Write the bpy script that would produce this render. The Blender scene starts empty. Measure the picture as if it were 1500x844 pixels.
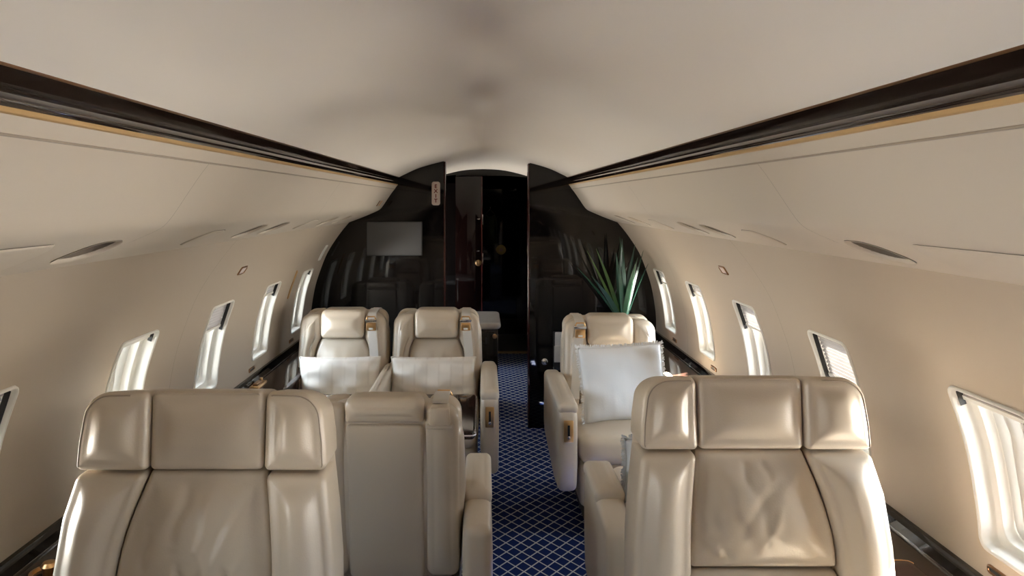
import bpy, bmesh, math, random
import numpy as np
from mathutils import Vector, Matrix

random.seed(7)
SC = bpy.context.scene
COL = SC.collection
PI = math.pi

# ------------------------------------------------------------------ camera
cd = bpy.data.cameras.new('camera')
cam = bpy.data.objects.new('camera', cd)
COL.objects.link(cam)
CAMZ = 1.5
cam.location = (0, 0, CAMZ)
cam.rotation_euler = (PI / 2, 0, 0)
cd.sensor_fit = 'HORIZONTAL'
cd.sensor_width = 36
cd.lens = 36 * 1130 / 1500
cd.shift_x = (750 - 708) / 1500
cd.shift_y = (295 - 422) / 1500
cd.clip_start = 0.02
SC.camera = cam

# ------------------------------------------------------------------ daylight
world = bpy.data.worlds.new('sky')
SC.world = world
world.use_nodes = True
bg = world.node_tree.nodes['Background']
wn_ = world.node_tree.nodes
wl_ = world.node_tree.links
tcw = wn_.new('ShaderNodeTexCoord')
spw = wn_.new('ShaderNodeSeparateXYZ')
wl_.new(tcw.outputs['Generated'], spw.inputs[0])
mrw = wn_.new('ShaderNodeMapRange')
mrw.inputs['From Min'].default_value = -.04
mrw.inputs['From Max'].default_value = .04
wl_.new(spw.outputs[2], mrw.inputs['Value'])
mxw = wn_.new('ShaderNodeMix')
mxw.data_type = 'RGBA'
mxw.inputs['A'].default_value = (2.2, 2.06, 1.88, 1)      # sunlit concrete apron
mxw.inputs['B'].default_value = (.80, .92, 1.05, 1)       # hazy sky
wl_.new(mrw.outputs[0], mxw.inputs['Factor'])
wl_.new(mxw.outputs['Result'], bg.inputs[0])
bg.inputs[1].default_value = 23.5
sd_ = bpy.data.lights.new('sun', 'SUN')
sd_.energy = 460
sd_.angle = math.radians(.6)
sd_.color = (1, .95, .87)
sun = bpy.data.objects.new('sun', sd_)
COL.objects.link(sun)
sun.rotation_euler = Vector((-math.cos(math.radians(55)), -.12, -math.sin(math.radians(55)))).to_track_quat('-Z', 'Y').to_euler()
SC.view_settings.view_transform = 'Standard'
SC.view_settings.look = 'None'
SC.view_settings.gamma = 1
SC.view_settings.exposure = 0.08
SC.view_settings.use_curve_mapping = False
SC.cycles.max_bounces = 14
SC.cycles.diffuse_bounces = 8
SC.cycles.glossy_bounces = 6
SC.cycles.transparent_max_bounces = 16


# ------------------------------------------------------------------ materials
def new_mat(name):
    m = bpy.data.materials.new(name)
    m.use_nodes = True
    nt = m.node_tree
    return m, nt, nt.nodes['Principled BSDF']


def ln(c):
    return tuple(((v / 255) / 12.92 if v <= 10 else ((v / 255 + .055) / 1.055) ** 2.4) for v in c) + (1,)


def simple(name, col, rough=.5, metal=0, spec=.5, coat=0, bump=0, bscale=200, var=0, vscale=4, stretch=None):
    m, nt, b = new_mat(name)
    b.inputs['Base Color'].default_value = col
    b.inputs['Roughness'].default_value = rough
    b.inputs['Metallic'].default_value = metal
    b.inputs['Specular IOR Level'].default_value = spec
    b.inputs['Coat Weight'].default_value = coat
    b.inputs['Coat Roughness'].default_value = .03
    tc = nt.nodes.new('ShaderNodeTexCoord')
    src = tc.outputs['Object']
    if stretch:
        mp = nt.nodes.new('ShaderNodeMapping')
        mp.inputs['Scale'].default_value = stretch
        nt.links.new(src, mp.inputs['Vector'])
        src = mp.outputs['Vector']
    if var:
        n = nt.nodes.new('ShaderNodeTexNoise')
        n.inputs['Scale'].default_value = vscale
        n.inputs['Detail'].default_value = 4
        nt.links.new(src, n.inputs['Vector'])
        mx = nt.nodes.new('ShaderNodeMix')
        mx.data_type = 'RGBA'
        mx.inputs['A'].default_value = tuple(v * (1 - var) for v in col[:3]) + (1,)
        mx.inputs['B'].default_value = tuple(min(1, v * (1 + var)) for v in col[:3]) + (1,)
        nt.links.new(n.outputs['Fac'], mx.inputs['Factor'])
        nt.links.new(mx.outputs['Result'], b.inputs['Base Color'])
    if bump:
        n2 = nt.nodes.new('ShaderNodeTexNoise')
        n2.inputs['Scale'].default_value = bscale
        n2.inputs['Detail'].default_value = 3
        nt.links.new(src, n2.inputs['Vector'])
        bp = nt.nodes.new('ShaderNodeBump')
        bp.inputs['Strength'].default_value = bump
        bp.inputs['Distance'].default_value = .002
        nt.links.new(n2.outputs['Fac'], bp.inputs['Height'])
        nt.links.new(bp.outputs['Normal'], b.inputs['Normal'])
    return m


M = {}
M['leather'] = simple('leather_beige', (.555, .475, .375, 1), .33, spec=.62, bump=.12, bscale=320, var=.05, vscale=3)
M['leather_wrinkled'] = simple('leather_soft', (.555, .475, .375, 1), .33, spec=.62, bump=.15, bscale=260, var=.05, vscale=3)
M['piping'] = simple('leather_piping', (.36, .30, .235, 1), .45)
M['wall'] = simple('wall_leatherette', (.43, .36, .28, 1), .55, bump=.05, bscale=90, var=.03, vscale=2)
M['ceiling'] = simple('ceiling_suede', (.87, .80, .70, 1), .75, bump=.05, bscale=60, var=.025, vscale=1.5)
M['valance'] = simple('valance_leatherette', (.60, .525, .43, 1), .42, bump=.05, bscale=60, var=.03, vscale=2)
M['groove'] = simple('groove_shadow_gap', (.20, .17, .13, 1), .8)
M['lacquer'] = simple('black_lacquer', (.005, .004, .0038, 1), .035, spec=.36, var=.3, vscale=6)
M['lacquer_wood'] = simple('dark_wood_lacquer', (.022, .011, .008, 1), .05, var=.5, vscale=9, stretch=(1, 8, 1))
M['rail'] = simple('rail_lacquer', (.020, .011, .008, 1), .06, spec=.8, coat=.6, var=.4, vscale=9, stretch=(1, .4, 1))
M['red_wood'] = simple('red_mahogany_lacquer', (.030, .007, .006, 1), .12, var=.4, vscale=14, stretch=(6, 6, 1))
M['gold'] = simple('brushed_gold', (.72, .46, .22, 1), .28, metal=1)
M['gold_matte'] = simple('matte_gold_trim', (.62, .42, .20, 1), .45, metal=.6)
M['bronze'] = simple('bronze', (.35, .20, .11, 1), .3, metal=1)
M['chrome'] = simple('chrome', (.75, .75, .75, 1), .12, metal=1)
M['black'] = simple('black_plastic', (.012, .012, .012, 1), .4)
M['frame'] = simple('window_plastic', (.78, .76, .70, 1), .35)
M['belt'] = simple('belt_webbing', (.62, .60, .56, 1), .6, bump=.3, bscale=500)
M['screen'] = simple('screen_reflection_grey', (.10, .10, .102, 1), .42)  # grey reflection on the screen is put into its base colour
M['stone'] = simple('pale_counter', (.55, .53, .50, 1), .25, var=.1, vscale=20)
M['paper'] = simple('magazine_paper', (.62, .60, .57, 1), .5, var=.15, vscale=30)
M['pot'] = simple('dark_ceramic', (.02, .018, .016, 1), .3)
M['soil'] = simple('soil', (.02, .014, .01, 1), .9, bump=.5, bscale=80)
M['sign'] = simple('sign_plate', (.66, .55, .50, 1), .35)
M['sign_red'] = simple('sign_red_ink', (.16, .012, .012, 1), .5)
M['vest'] = simple('olive_vest', (.05, .06, .008, 1), .7, var=.3, vscale=20)
M['brass_disc'] = simple('brass_disc', (.62, .45, .12, 1), .4)
M['vent'] = simple('vent_painted_shade', (.16, .13, .10, 1), .7)  # shade inside the vent recess is put into this dark colour
M['dark_door'] = simple('dark_mahogany_lacquer', (.006, .0025, .0022, 1), .06, spec=.35, var=.4, vscale=14, stretch=(6, 6, 1))
M['plinth'] = simple('seat_plinth', (.02, .018, .017, 1), .5)


def mat_glass():
    m, nt, b = new_mat('window_glass')
    nt.nodes.remove(b)
    out = nt.nodes['Material Output']
    t = nt.nodes.new('ShaderNodeBsdfTransparent')
    t.inputs[0].default_value = (.95, .97, .97, 1)
    g = nt.nodes.new('ShaderNodeBsdfGlossy')
    g.inputs['Roughness'].default_value = .02
    f = nt.nodes.new('ShaderNodeFresnel')
    f.inputs[0].default_value = 1.35
    mx = nt.nodes.new('ShaderNodeMixShader')
    nt.links.new(f.outputs[0], mx.inputs[0])
    nt.links.new(t.outputs[0], mx.inputs[1])
    nt.links.new(g.outputs[0], mx.inputs[2])
    nt.links.new(mx.outputs[0], out.inputs[0])
    return m


def mat_shade():
    m, nt, b = new_mat('pleated_shade_cloth')
    nt.nodes.remove(b)
    out = nt.nodes['Material Output']
    d = nt.nodes.new('ShaderNodeBsdfDiffuse')
    d.inputs[0].default_value = (.36, .33, .31, 1)
    t = nt.nodes.new('ShaderNodeBsdfTranslucent')
    t.inputs[0].default_value = (.40, .38, .37, 1)
    mx = nt.nodes.new('ShaderNodeMixShader')
    mx.inputs[0].default_value = .035
    nt.links.new(d.outputs[0], mx.inputs[1])
    nt.links.new(t.outputs[0], mx.inputs[2])
    nt.links.new(mx.outputs[0], out.inputs[0])
    return m


def mat_carpet():
    m, nt, b = new_mat('diamond_carpet')
    N = nt.nodes.new
    tc = N('ShaderNodeTexCoord')
    sp = N('ShaderNodeSeparateXYZ')
    nt.links.new(tc.outputs['Object'], sp.inputs[0])

    def mth(op, a, c=None, v=None):
        n = N('ShaderNodeMath')
        n.operation = op
        nt.links.new(a, n.inputs[0])
        if c is not None:
            nt.links.new(c, n.inputs[1])
        if v is not None:
            n.inputs[1].default_value = v
        return n.outputs[0]
    ax = mth('DIVIDE', sp.outputs[0], v=CARPET_W)
    ay = mth('DIVIDE', sp.outputs[1], v=CARPET_H)
    u = mth('ADD', ax, ay)
    v = mth('SUBTRACT', ax, ay)

    def line(s):
        f = mth('FRACT', s)
        d = mth('ABSOLUTE', mth('SUBTRACT', f, v=.5))
        r = N('ShaderNodeMapRange')
        r.inputs['From Min'].default_value = .5 - CARPET_T
        r.inputs['From Max'].default_value = .5 - CARPET_T * .45
        nt.links.new(d, r.inputs['Value'])
        return r.outputs[0]
    l = mth('MAXIMUM', line(u), line(v))
    no = N('ShaderNodeTexNoise')
    no.inputs['Scale'].default_value = 260
    nt.links.new(tc.outputs['Object'], no.inputs['Vector'])
    mx = N('ShaderNodeMix')
    mx.data_type = 'RGBA'
    mx.inputs['A'].default_value = (.006, .017, .090, 1)
    mx.inputs['B'].default_value = (.50, .52, .52, 1)
    nt.links.new(l, mx.inputs['Factor'])
    nt.links.new(mx.outputs['Result'], b.inputs['Base Color'])
    b.inputs['Roughness'].default_value = .95
    b.inputs['Specular IOR Level'].default_value = .1
    bp = N('ShaderNodeBump')
    bp.inputs['Strength'].default_value = .5
    bp.inputs['Distance'].default_value = .003
    nt.links.new(no.outputs[0], bp.inputs['Height'])
    nt.links.new(bp.outputs[0], b.inputs['Normal'])
    return m


CARPET_W, CARPET_H, CARPET_T = .066, .088, .075
M['glass'] = mat_glass()
M['shade'] = mat_shade()
M['carpet'] = mat_carpet()


def mat_linen(name, col, grid):
    m, nt, b = new_mat(name)
    N = nt.nodes.new
    tc = N('ShaderNodeTexCoord')
    w1 = N('ShaderNodeTexWave')
    w1.wave_type = 'BANDS'
    w1.bands_direction = 'X'
    w1.inputs['Scale'].default_value = 5
    w1.inputs['Distortion'].default_value = .6
    w2 = N('ShaderNodeTexWave')
    w2.bands_direction = 'Z'
    w2.inputs['Scale'].default_value = 2.5
    w2.inputs['Distortion'].default_value = 1.0
    no = N('ShaderNodeTexNoise')
    no.inputs['Scale'].default_value = 160
    for n in (w1, w2, no):
        nt.links.new(tc.outputs['Object'], n.inputs['Vector'])
    p1 = N('ShaderNodeMath'); p1.operation = 'POWER'; p1.inputs[1].default_value = 14
    p2 = N('ShaderNodeMath'); p2.operation = 'POWER'; p2.inputs[1].default_value = 14
    nt.links.new(w1.outputs['Fac'], p1.inputs[0])
    nt.links.new(w2.outputs['Fac'], p2.inputs[0])
    mxm = N('ShaderNodeMath'); mxm.operation = 'MAXIMUM'
    nt.links.new(p1.outputs[0], mxm.inputs[0])
    nt.links.new(p2.outputs[0], mxm.inputs[1])
    ad = N('ShaderNodeMath'); ad.operation = 'MULTIPLY_ADD'
    ad.inputs[1].default_value = grid
    nt.links.new(mxm.outputs[0], ad.inputs[0])
    nt.links.new(no.outputs['Fac'], ad.inputs[2])
    bp = N('ShaderNodeBump')
    bp.inputs['Strength'].default_value = .25
    bp.inputs['Distance'].default_value = .002
    nt.links.new(ad.outputs[0], bp.inputs['Height'])
    nt.links.new(bp.outputs[0], b.inputs['Normal'])
    b.inputs['Base Color'].default_value = col
    if grid:
        mc = N('ShaderNodeMix')
        mc.data_type = 'RGBA'
        mc.inputs['A'].default_value = col
        mc.inputs['B'].default_value = (col[0] * .92, col[1] * .91, col[2] * .90) + (1,)
        nt.links.new(mxm.outputs[0], mc.inputs['Factor'])
        nt.links.new(mc.outputs['Result'], b.inputs['Base Color'])
    b.inputs['Roughness'].default_value = .85
    b.inputs['Specular IOR Level'].default_value = .2
    return m


M['linen'] = mat_linen('cream_linen', (.80, .75, .68, 1), 1.1)
M['cotton'] = mat_linen('white_cotton', (.82, .84, .86, 1), 0.0)


def mat_leaf():
    m, nt, b = new_mat('agave_leaf')
    N = nt.nodes.new
    oi = N('ShaderNodeObjectInfo')
    rp = N('ShaderNodeValToRGB')
    rp.color_ramp.elements[0].color = (.012, .055, .036, 1)
    rp.color_ramp.elements[1].color = (.065, .11, .022, 1)
    e = rp.color_ramp.elements.new(.65)
    e.color = (.020, .075, .04, 1)
    nt.links.new(oi.outputs['Random'], rp.inputs[0])
    nt.links.new(rp.outputs[0], b.inputs['Base Color'])
    b.inputs['Roughness'].default_value = .38
    return m


M['leaf'] = mat_leaf()


# ------------------------------------------------------------------ helpers
def mk(name, V, F, mat, parent=None, smooth=True, kind=None):
    me = bpy.data.meshes.new(name)
    me.from_pydata([tuple(map(float, v)) for v in V], [], [tuple(map(int, f)) for f in F])
    me.validate()
    bm = bmesh.new()
    bm.from_mesh(me)
    bmesh.ops.remove_doubles(bm, verts=bm.verts, dist=2e-5)
    bmesh.ops.recalc_face_normals(bm, faces=bm.faces)
    bm.to_mesh(me)
    bm.free()
    if smooth:
        me.polygons.foreach_set('use_smooth', [True] * len(me.polygons))
    o = bpy.data.objects.new(name, me)
    COL.objects.link(o)
    me.materials.append(M[mat])
    if parent:
        o.parent = parent
    if kind:
        o['kind'] = kind
    return o


def sharp(o, ang=35):
    me = o.data
    me.polygons.foreach_set('use_smooth', [True] * len(me.polygons))
    me.set_sharp_from_angle(angle=math.radians(ang))
    return o


def empty(name, loc=(0, 0, 0), rz=0, parent=None, kind=None):
    o = bpy.data.objects.new(name, None)
    COL.objects.link(o)
    o.location = loc
    o.rotation_euler = (0, 0, rz)
    o.empty_display_size = .1
    if parent:
        o.parent = parent
    if kind:
        o['kind'] = kind
    return o


def tag(o, label, cat, group=None):
    o['label'] = label
    o['category'] = cat
    if group:
        o['group'] = group
    return o


def box(name, x0, x1, y0, y1, z0, z1, mat, parent=None, bev=0, seg=2, kind=None):
    bm = bmesh.new()
    bmesh.ops.create_cube(bm, size=1)
    for v in bm.verts:
        v.co.x = x0 if v.co.x < 0 else x1
        v.co.y = y0 if v.co.y < 0 else y1
        v.co.z = z0 if v.co.z < 0 else z1
    if bev:
        bmesh.ops.bevel(bm, geom=bm.edges[:], offset=bev, segments=seg, profile=.5, affect='EDGES')
    me = bpy.data.meshes.new(name)
    bm.to_mesh(me)
    bm.free()
    o = bpy.data.objects.new(name, me)
    COL.objects.link(o)
    me.materials.append(M[mat])
    if parent:
        o.parent = parent
    if kind:
        o['kind'] = kind
    if bev:
        sharp(o)
    return o


def roundpoly(pts, radii, step=.02, n=6):
    """closed polygon with rounded corners and subdivided edges"""
    P = [np.array(p, float) for p in pts]
    K = len(P)
    if not hasattr(radii, '__len__'):
        radii = [radii] * K
    out = []
    corners = []
    for i in range(K):
        a, b, c = P[i - 1], P[i], P[(i + 1) % K]
        r = radii[i]
        u = (a - b) / np.linalg.norm(a - b)
        w = (c - b) / np.linalg.norm(c - b)
        if r <= 0:
            corners.append([b])
            continue
        cosang = float(np.clip(u @ w, -1, 1))
        half = math.acos(cosang) / 2
        t = r / math.tan(half)
        t = min(t, .49 * np.linalg.norm(a - b), .49 * np.linalg.norm(c - b))
        r2 = t * math.tan(half)
        bis = (u + w)
        bis /= np.linalg.norm(bis)
        cen = b + bis * (r2 / math.sin(half))
        s, e = b + u * t, b + w * t
        a0 = math.atan2(*(s - cen)[::-1])
        a1 = math.atan2(*(e - cen)[::-1])
        d = (a1 - a0 + PI) % (2 * PI) - PI
        corners.append([cen + r2 * np.array([math.cos(a0 + d * k / n), math.sin(a0 + d * k / n)]) for k in range(n + 1)])
    for i in range(K):
        out += corners[i]
        s, e = corners[i][-1], corners[(i + 1) % K][0]
        L = np.linalg.norm(e - s)
        m = int(L / step)
        for k in range(1, m + 1):
            t = k / (m + 1)
            out.append(s + (e - s) * t)
    A = np.array(out)
    keep = np.linalg.norm(A - np.roll(A, 1, 0), axis=1) > 1e-5
    A = A[keep]
    area = np.sum(A[:, 0] * np.roll(A[:, 1], -1) - np.roll(A[:, 0], -1) * A[:, 1])
    if area < 0:
        A = A[::-1]
    return A


def poly_dist(Q, A):
    B = np.roll(A, -1, 0)
    d = B - A
    L2 = np.sum(d * d, 1) + 1e-12
    t = np.clip(np.sum((Q[:, None, :] - A[None]) * d[None], 2) / L2[None], 0, 1)
    C = A[None] + t[..., None] * d[None]
    return np.min(np.linalg.norm(Q[:, None, :] - C, axis=2), axis=1)


def soft_dist(Q, A):
    """smooth distance-like field inside outline A (zero on the edge, no ridges)"""
    B = np.roll(A, -1, 0)
    L = np.linalg.norm(B - A, axis=1)
    m = 4
    C = np.concatenate([A + (B - A) * ((k + .5) / m) for k in range(m)])
    W = np.concatenate([L / m] * m)
    D2 = ((Q[:, None, :] - C[None]) ** 2).sum(2) + 1e-9
    return (W[None] / D2 ** 1.5).sum(1) ** -.5


def inset(A, d):
    e = np.roll(A, -1, 0) - np.roll(A, 1, 0)
    e /= np.linalg.norm(e, axis=1)[:, None] + 1e-12
    n = np.stack([-e[:, 1], e[:, 0]], 1)
    B = A + n * d
    if abs(d) < 1e-6:
        return B
    # corners tighter than the inset fold over: pull each folded run onto one point
    K = len(A)
    for _ in range(4):
        eo = np.roll(A, -1, 0) - A
        en = np.roll(B, -1, 0) - B
        flip = np.sum(eo * en, 1) < -1e-12
        if not flip.any() or flip.all():
            break
        st = int(np.argmin(flip))
        i = 0
        while i < K:
            a = (st + i) % K
            if flip[a]:
                run = [a]
                while flip[(st + i + 1) % K] and i + 1 < K:
                    i += 1
                    run.append((st + i) % K)
                idx = run + [(run[-1] + 1) % K]
                p, q = B[idx[0] - 1], B[idx[0]]
                r, t = B[(idx[-1] + 1) % K], B[idx[-1]]
                u, w = A[idx[0]] - A[idx[0] - 1], A[(idx[-1] + 1) % K] - A[idx[-1]]
                den = u[0] * w[1] - u[1] * w[0]
                if abs(den) > 1e-9:
                    k_ = ((r - p)[0] * w[1] - (r - p)[1] * w[0]) / den
                    X = p + u * k_
                    if np.linalg.norm(X - B[idx].mean(0)) > 4 * abs(d):
                        X = B[idx].mean(0)
                else:
                    X = B[idx].mean(0)
                B[idx] = X
            i += 1
    return B


def puff_data(A, yf, yb, r, bulge=0., bulge_b=0., nd=7, na=4, disp=None, cen=None):
    """padded slab: outline A in (x,z), front at y=yf, back at y=yb (yf<yb)"""
    rings = []
    rb = min(r, (yb - yf) * .5)
    rf = min(r, (yb - yf) * .5)

    def dome(y0, bl, sgn, rr):
        base = inset(A, rr)
        c = base.mean(0) if cen is None else np.array(cen, float)
        # evenly spaced copy of the edge, so that no slivers run into the middle
        cl = np.concatenate([base, base[:1]])
        al = np.concatenate([[0], np.cumsum(np.linalg.norm(np.diff(cl, axis=0), axis=1))])
        tt = np.linspace(0, al[-1], len(base), endpoint=False)
        ai = al[:-1]
        tt = tt + np.mean(ai - tt)
        tt = tt % al[-1]
        even = np.stack([np.interp(tt, al, cl[:, 0]), np.interp(tt, al, cl[:, 1])], 1)
        res = []
        allp = []
        for k in range(nd + 1):
            s = 1 - k / (nd + .0)
            s = max(s, 0.004)
            w_ = min(1., k / 2.)
            allp.append(c + (base * (1 - w_) + even * w_ - c) * s)
        mxd = max(float(soft_dist(np.concatenate(allp[2:]), base).max()), 1e-4)
        for p in allp:
            t = np.clip(soft_dist(p, base) / mxd, 0, 1)
            f = 1.15 * t * t * (3 - 2 * t)
            y = y0 + sgn * bl * f
            if disp is not None and sgn < 0:
                y = y + disp(p[:, 0], p[:, 1]) * np.clip(t * 4, 0, 1)
            res.append((p, y))
        return res
    fd = dome(yf, bulge, -1, rf)
    bd = dome(yb, bulge_b, 1, rb)
    for p, y in reversed(fd):
        rings.append((p, y))
    for k in range(1, na + 1):
        a = PI / 2 * k / na
        rings.append((inset(A, rf * (1 - math.sin(a))), np.full(len(A), yf + rf * (1 - math.cos(a)))))
    for k in range(0, na):
        a = PI / 2 * k / na
        rings.append((inset(A, rb * (1 - math.cos(a))), np.full(len(A), yb - rb * (1 - math.sin(a)))))
    for p, y in bd:
        rings.append((p, y))
    K = len(A)
    V = np.concatenate([np.stack([p[:, 0], y, p[:, 1]], 1) for p, y in rings])
    F = []
    for j in range(len(rings) - 1):
        for i in range(K):
            F.append((j * K + i, j * K + (i + 1) % K, (j + 1) * K + (i + 1) % K, (j + 1) * K + i))
    F.append(tuple(range(K)))
    F.append(tuple((len(rings) - 1) * K + i for i in range(K)))
    return V, F


def puff(name, A, yf, yb, r, mat, parent, bulge=0., bulge_b=0., nd=7, warp=None, disp=None, axis='xz', cen=None):
    V, F = puff_data(A, yf, yb, r, bulge, bulge_b, nd, 4, disp, cen)
    if axis == 'xy':            # outline in (x,y), thickness along z : yf = -top
        V = np.stack([V[:, 0], V[:, 2], -V[:, 1]], 1)
    elif axis == 'yz':          # outline in (y,z), thickness along x
        V = np.stack([V[:, 1], V[:, 0], V[:, 2]], 1)
    if warp is not None:
        V = warp(V)
    return mk(name, V, F, mat, parent)


def tube(name, pts, r, mat, parent=None, n=6, closed=False, kind=None):
    P = [Vector(p) for p in pts]
    V, F = [], []
    K = len(P)
    prev = None
    for i, p in enumerate(P):
        if closed:
            t = (P[(i + 1) % K] - P[i - 1])
        else:
            t = P[min(i + 1, K - 1)] - P[max(i - 1, 0)]
        t.normalize()
        if prev is None:
            up = Vector((0, 0, 1)) if abs(t.z) < .9 else Vector((1, 0, 0))
            a = t.cross(up).normalized()
        else:
            a = (prev - t * prev.dot(t)).normalized()
        prev = a
        b = t.cross(a)
        rr = r[i] if hasattr(r, '__len__') else r
        for k in range(n):
            th = 2 * PI * k / n
            V.append(p + a * (rr * math.cos(th)) + b * (rr * math.sin(th)))
    for i in range(K if closed else K - 1):
        j = (i + 1) % K
        for k in range(n):
            F.append((i * n + k, i * n + (k + 1) % n, j * n + (k + 1) % n, j * n + k))
    if not closed:
        F.append(tuple(range(n)))
        F.append(tuple((K - 1) * n + k for k in range(n)))
    return mk(name, V, F, mat, parent, kind=kind)


def lathe(name, prof, mat, parent=None, n=24, loc=(0, 0, 0), axis='z'):
    V, F = [], []
    for (r, z) in prof:
        for k in range(n):
            a = 2 * PI * k / n
            p = (r * math.cos(a), r * math.sin(a), z)
            if axis == 'y':
                p = (p[0], p[2], p[1])
            V.append((p[0] + loc[0], p[1] + loc[1], p[2] + loc[2]))
    for j in range(len(prof) - 1):
        for k in range(n):
            F.append((j * n + k, j * n + (k + 1) % n, (j + 1) * n + (k + 1) % n, (j + 1) * n + k))
    F.append(tuple(range(n)))
    F.append(tuple((len(prof) - 1) * n + k for k in range(n)))
    return sharp(mk(name, V, F, mat, parent), 40)


def ribbon(name, pts, width_dir, w, th, mat, parent):
    """flat strap along pts, width along width_dir, thickness th"""
    P = [Vector(p) for p in pts]
    wd = Vector(width_dir).normalized()
    V, F = [], []
    for i, p in enumerate(P):
        t = (P[min(i + 1, len(P) - 1)] - P[max(i - 1, 0)]).normalized()
        nrm = t.cross(wd).normalized()
        V += [p + wd * w / 2 + nrm * th / 2, p - wd * w / 2 + nrm * th / 2, p - wd * w / 2 - nrm * th / 2, p + wd * w / 2 - nrm * th / 2]
    for i in range(len(P) - 1):
        for k in range(4):
            F.append((i * 4 + k, i * 4 + (k + 1) % 4, i * 4 + 4 + (k + 1) % 4, i * 4 + 4 + k))
    F.append((0, 1, 2, 3))
    e = (len(P) - 1) * 4
    F.append((e, e + 1, e + 2, e + 3))
    return sharp(mk(name, V, F, mat, parent), 50)


# ------------------------------------------------------------------ cabin section (x, z above floor)
def smooth_profile(pts, step=.012):
    P = np.array(pts, float)
    t = np.concatenate([[0], np.cumsum(np.linalg.norm(np.diff(P, axis=0), axis=1))])
    n = len(P)
    # Catmull-Rom through the points, resampled by arc length
    out = []
    for i in range(n - 1):
        p0 = P[max(i - 1, 0)]
        p1, p2 = P[i], P[i + 1]
        p3 = P[min(i + 2, n - 1)]
        for k in range(20):
            u = k / 20
            out.append(.5 * ((2 * p1) + (-p0 + p2) * u + (2 * p0 - 5 * p1 + 4 * p2 - p3) * u * u + (-p0 + 3 * p1 - 3 * p2 + p3) * u ** 3))
    out.append(P[-1])
    out = np.array(out)
    s = np.concatenate([[0], np.cumsum(np.linalg.norm(np.diff(out, axis=0), axis=1))])
    return out, s


class Section:
    """a curve in the cross-section, addressed by arc length; normal points out of the cabin"""
    def __init__(self, pts, side):
        self.P, self.S = smooth_profile(pts)
        self.side = side
        self.L = self.S[-1]

    def at(self, s, d=0.):
        s = min(max(s, -.05), self.L + .05)
        x = np.interp(s, self.S, self.P[:, 0])
        z = np.interp(s, self.S, self.P[:, 1])
        e = .006
        x0, x1 = np.interp([s - e, s + e], self.S, self.P[:, 0])
        z0, z1 = np.interp([s - e, s + e], self.S, self.P[:, 1])
        tx, tz = x1 - x0, z1 - z0
        l = math.hypot(tx, tz) + 1e-9
        nx, nz = -tz / l, tx / l        # profile runs from top (centre) to bottom (outside): outward normal
        return x + nx * d, z + nz * d

    def p(self, s, y, d=0.):
        x, z = self.at(s, d)
        return (self.side * x, y, z)

    def s_of_z(self, z):
        return float(np.interp(-z, -self.P[:, 1], self.S))


def rr_sd(px, py, hx, hy, r):
    qx, qy = abs(px) - hx + r, abs(py) - hy + r
    return math.hypot(max(qx, 0), max(qy, 0)) + min(max(qx, qy), 0) - r


def ray_rr(dx, dy, hx, hy, r):
    lo, hi = 0., 1.
    for _ in range(26):
        m = (lo + hi) / 2
        if rr_sd(dx * m, dy * m, hx, hy, r) < 0:
            lo = m
        else:
            hi = m
    return lo


def lines(breaks, step):
    out = []
    br = sorted(set(round(b, 5) for b in breaks))
    for a, b in zip(br[:-1], br[1:]):
        n = max(1, int(math.ceil((b - a) / step)))
        out += [a + (b - a) * k / n for k in range(n)]
    out.append(br[-1])
    return out


def holed_panel(name, sec, s0, s1, y0, y1, holes, mat, parent=None, sstep=.03, ystep=.06, d=0., lip=0.0):
    """surface strip with rounded holes: holes = (sc, yc, hs, hy, r); hole boundary loops share the grid"""
    m = .03
    sb, yb = [s0, s1], [y0, y1]
    cells = []
    for (sc, yc, hs, hy, r) in holes:
        c = (sc - hs - m, sc + hs + m, yc - hy - m, yc + hy + m)
        cells.append(c)
        sb += [c[0], c[1]]
        yb += [c[2], c[3]]
    S = lines(sb, sstep)
    Y = []
    ylist = sorted(set(round(v, 5) for v in yb))
    for a, b in zip(ylist[:-1], ylist[1:]):
        inside = any(c[2] - 1e-4 <= a and b <= c[3] + 1e-4 for c in cells)
        Y += lines([a, b], .02 if inside else ystep)[:-1]
    Y.append(ylist[-1])
    V, F = [], []
    idx = {}

    def vid(i, j):
        if (i, j) not in idx:
            idx[(i, j)] = len(V)
            V.append(sec.p(S[i], Y[j], d))
        return idx[(i, j)]

    def incell(sm, ym):
        for c in cells:
            if c[0] < sm < c[1] and c[2] < ym < c[3]:
                return True
        return False
    for i in range(len(S) - 1):
        for j in range(len(Y) - 1):
            if incell((S[i] + S[i + 1]) / 2, (Y[j] + Y[j + 1]) / 2):
                continue
            F.append((vid(i, j), vid(i + 1, j), vid(i + 1, j + 1), vid(i, j + 1)))
    for (sc, yc, hs, hy, r), c in zip(holes, cells):
        ii = [k for k, v in enumerate(S) if c[0] - 1e-4 <= v <= c[1] + 1e-4]
        jj = [k for k, v in enumerate(Y) if c[2] - 1e-4 <= v <= c[3] + 1e-4]
        loop = [(ii[0], j) for j in jj] + [(i, jj[-1]) for i in ii[1:]] + [(ii[-1], j) for j in jj[-2::-1]] + [(i, jj[0]) for i in ii[-2:0:-1]]
        outer = [vid(i, j) for i, j in loop]
        inner = []
        for i, j in loop:
            ds, dy = S[i] - sc, Y[j] - yc
            t = ray_rr(ds, dy, hs, hy, r)
            inner.append(len(V))
            V.append(sec.p(sc + ds * t, yc + dy * t, d))
        K = len(loop)
        for k in range(K):
            F.append((outer[k], outer[(k + 1) % K], inner[(k + 1) % K], inner[k]))
    return mk(name, V, F, mat, parent)


def rr_loop(hs, hy, r, n=5, step=.02):
    return roundpoly([(-hs, -hy), (hs, -hy), (hs, hy), (-hs, hy)], r, step, n)


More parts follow.
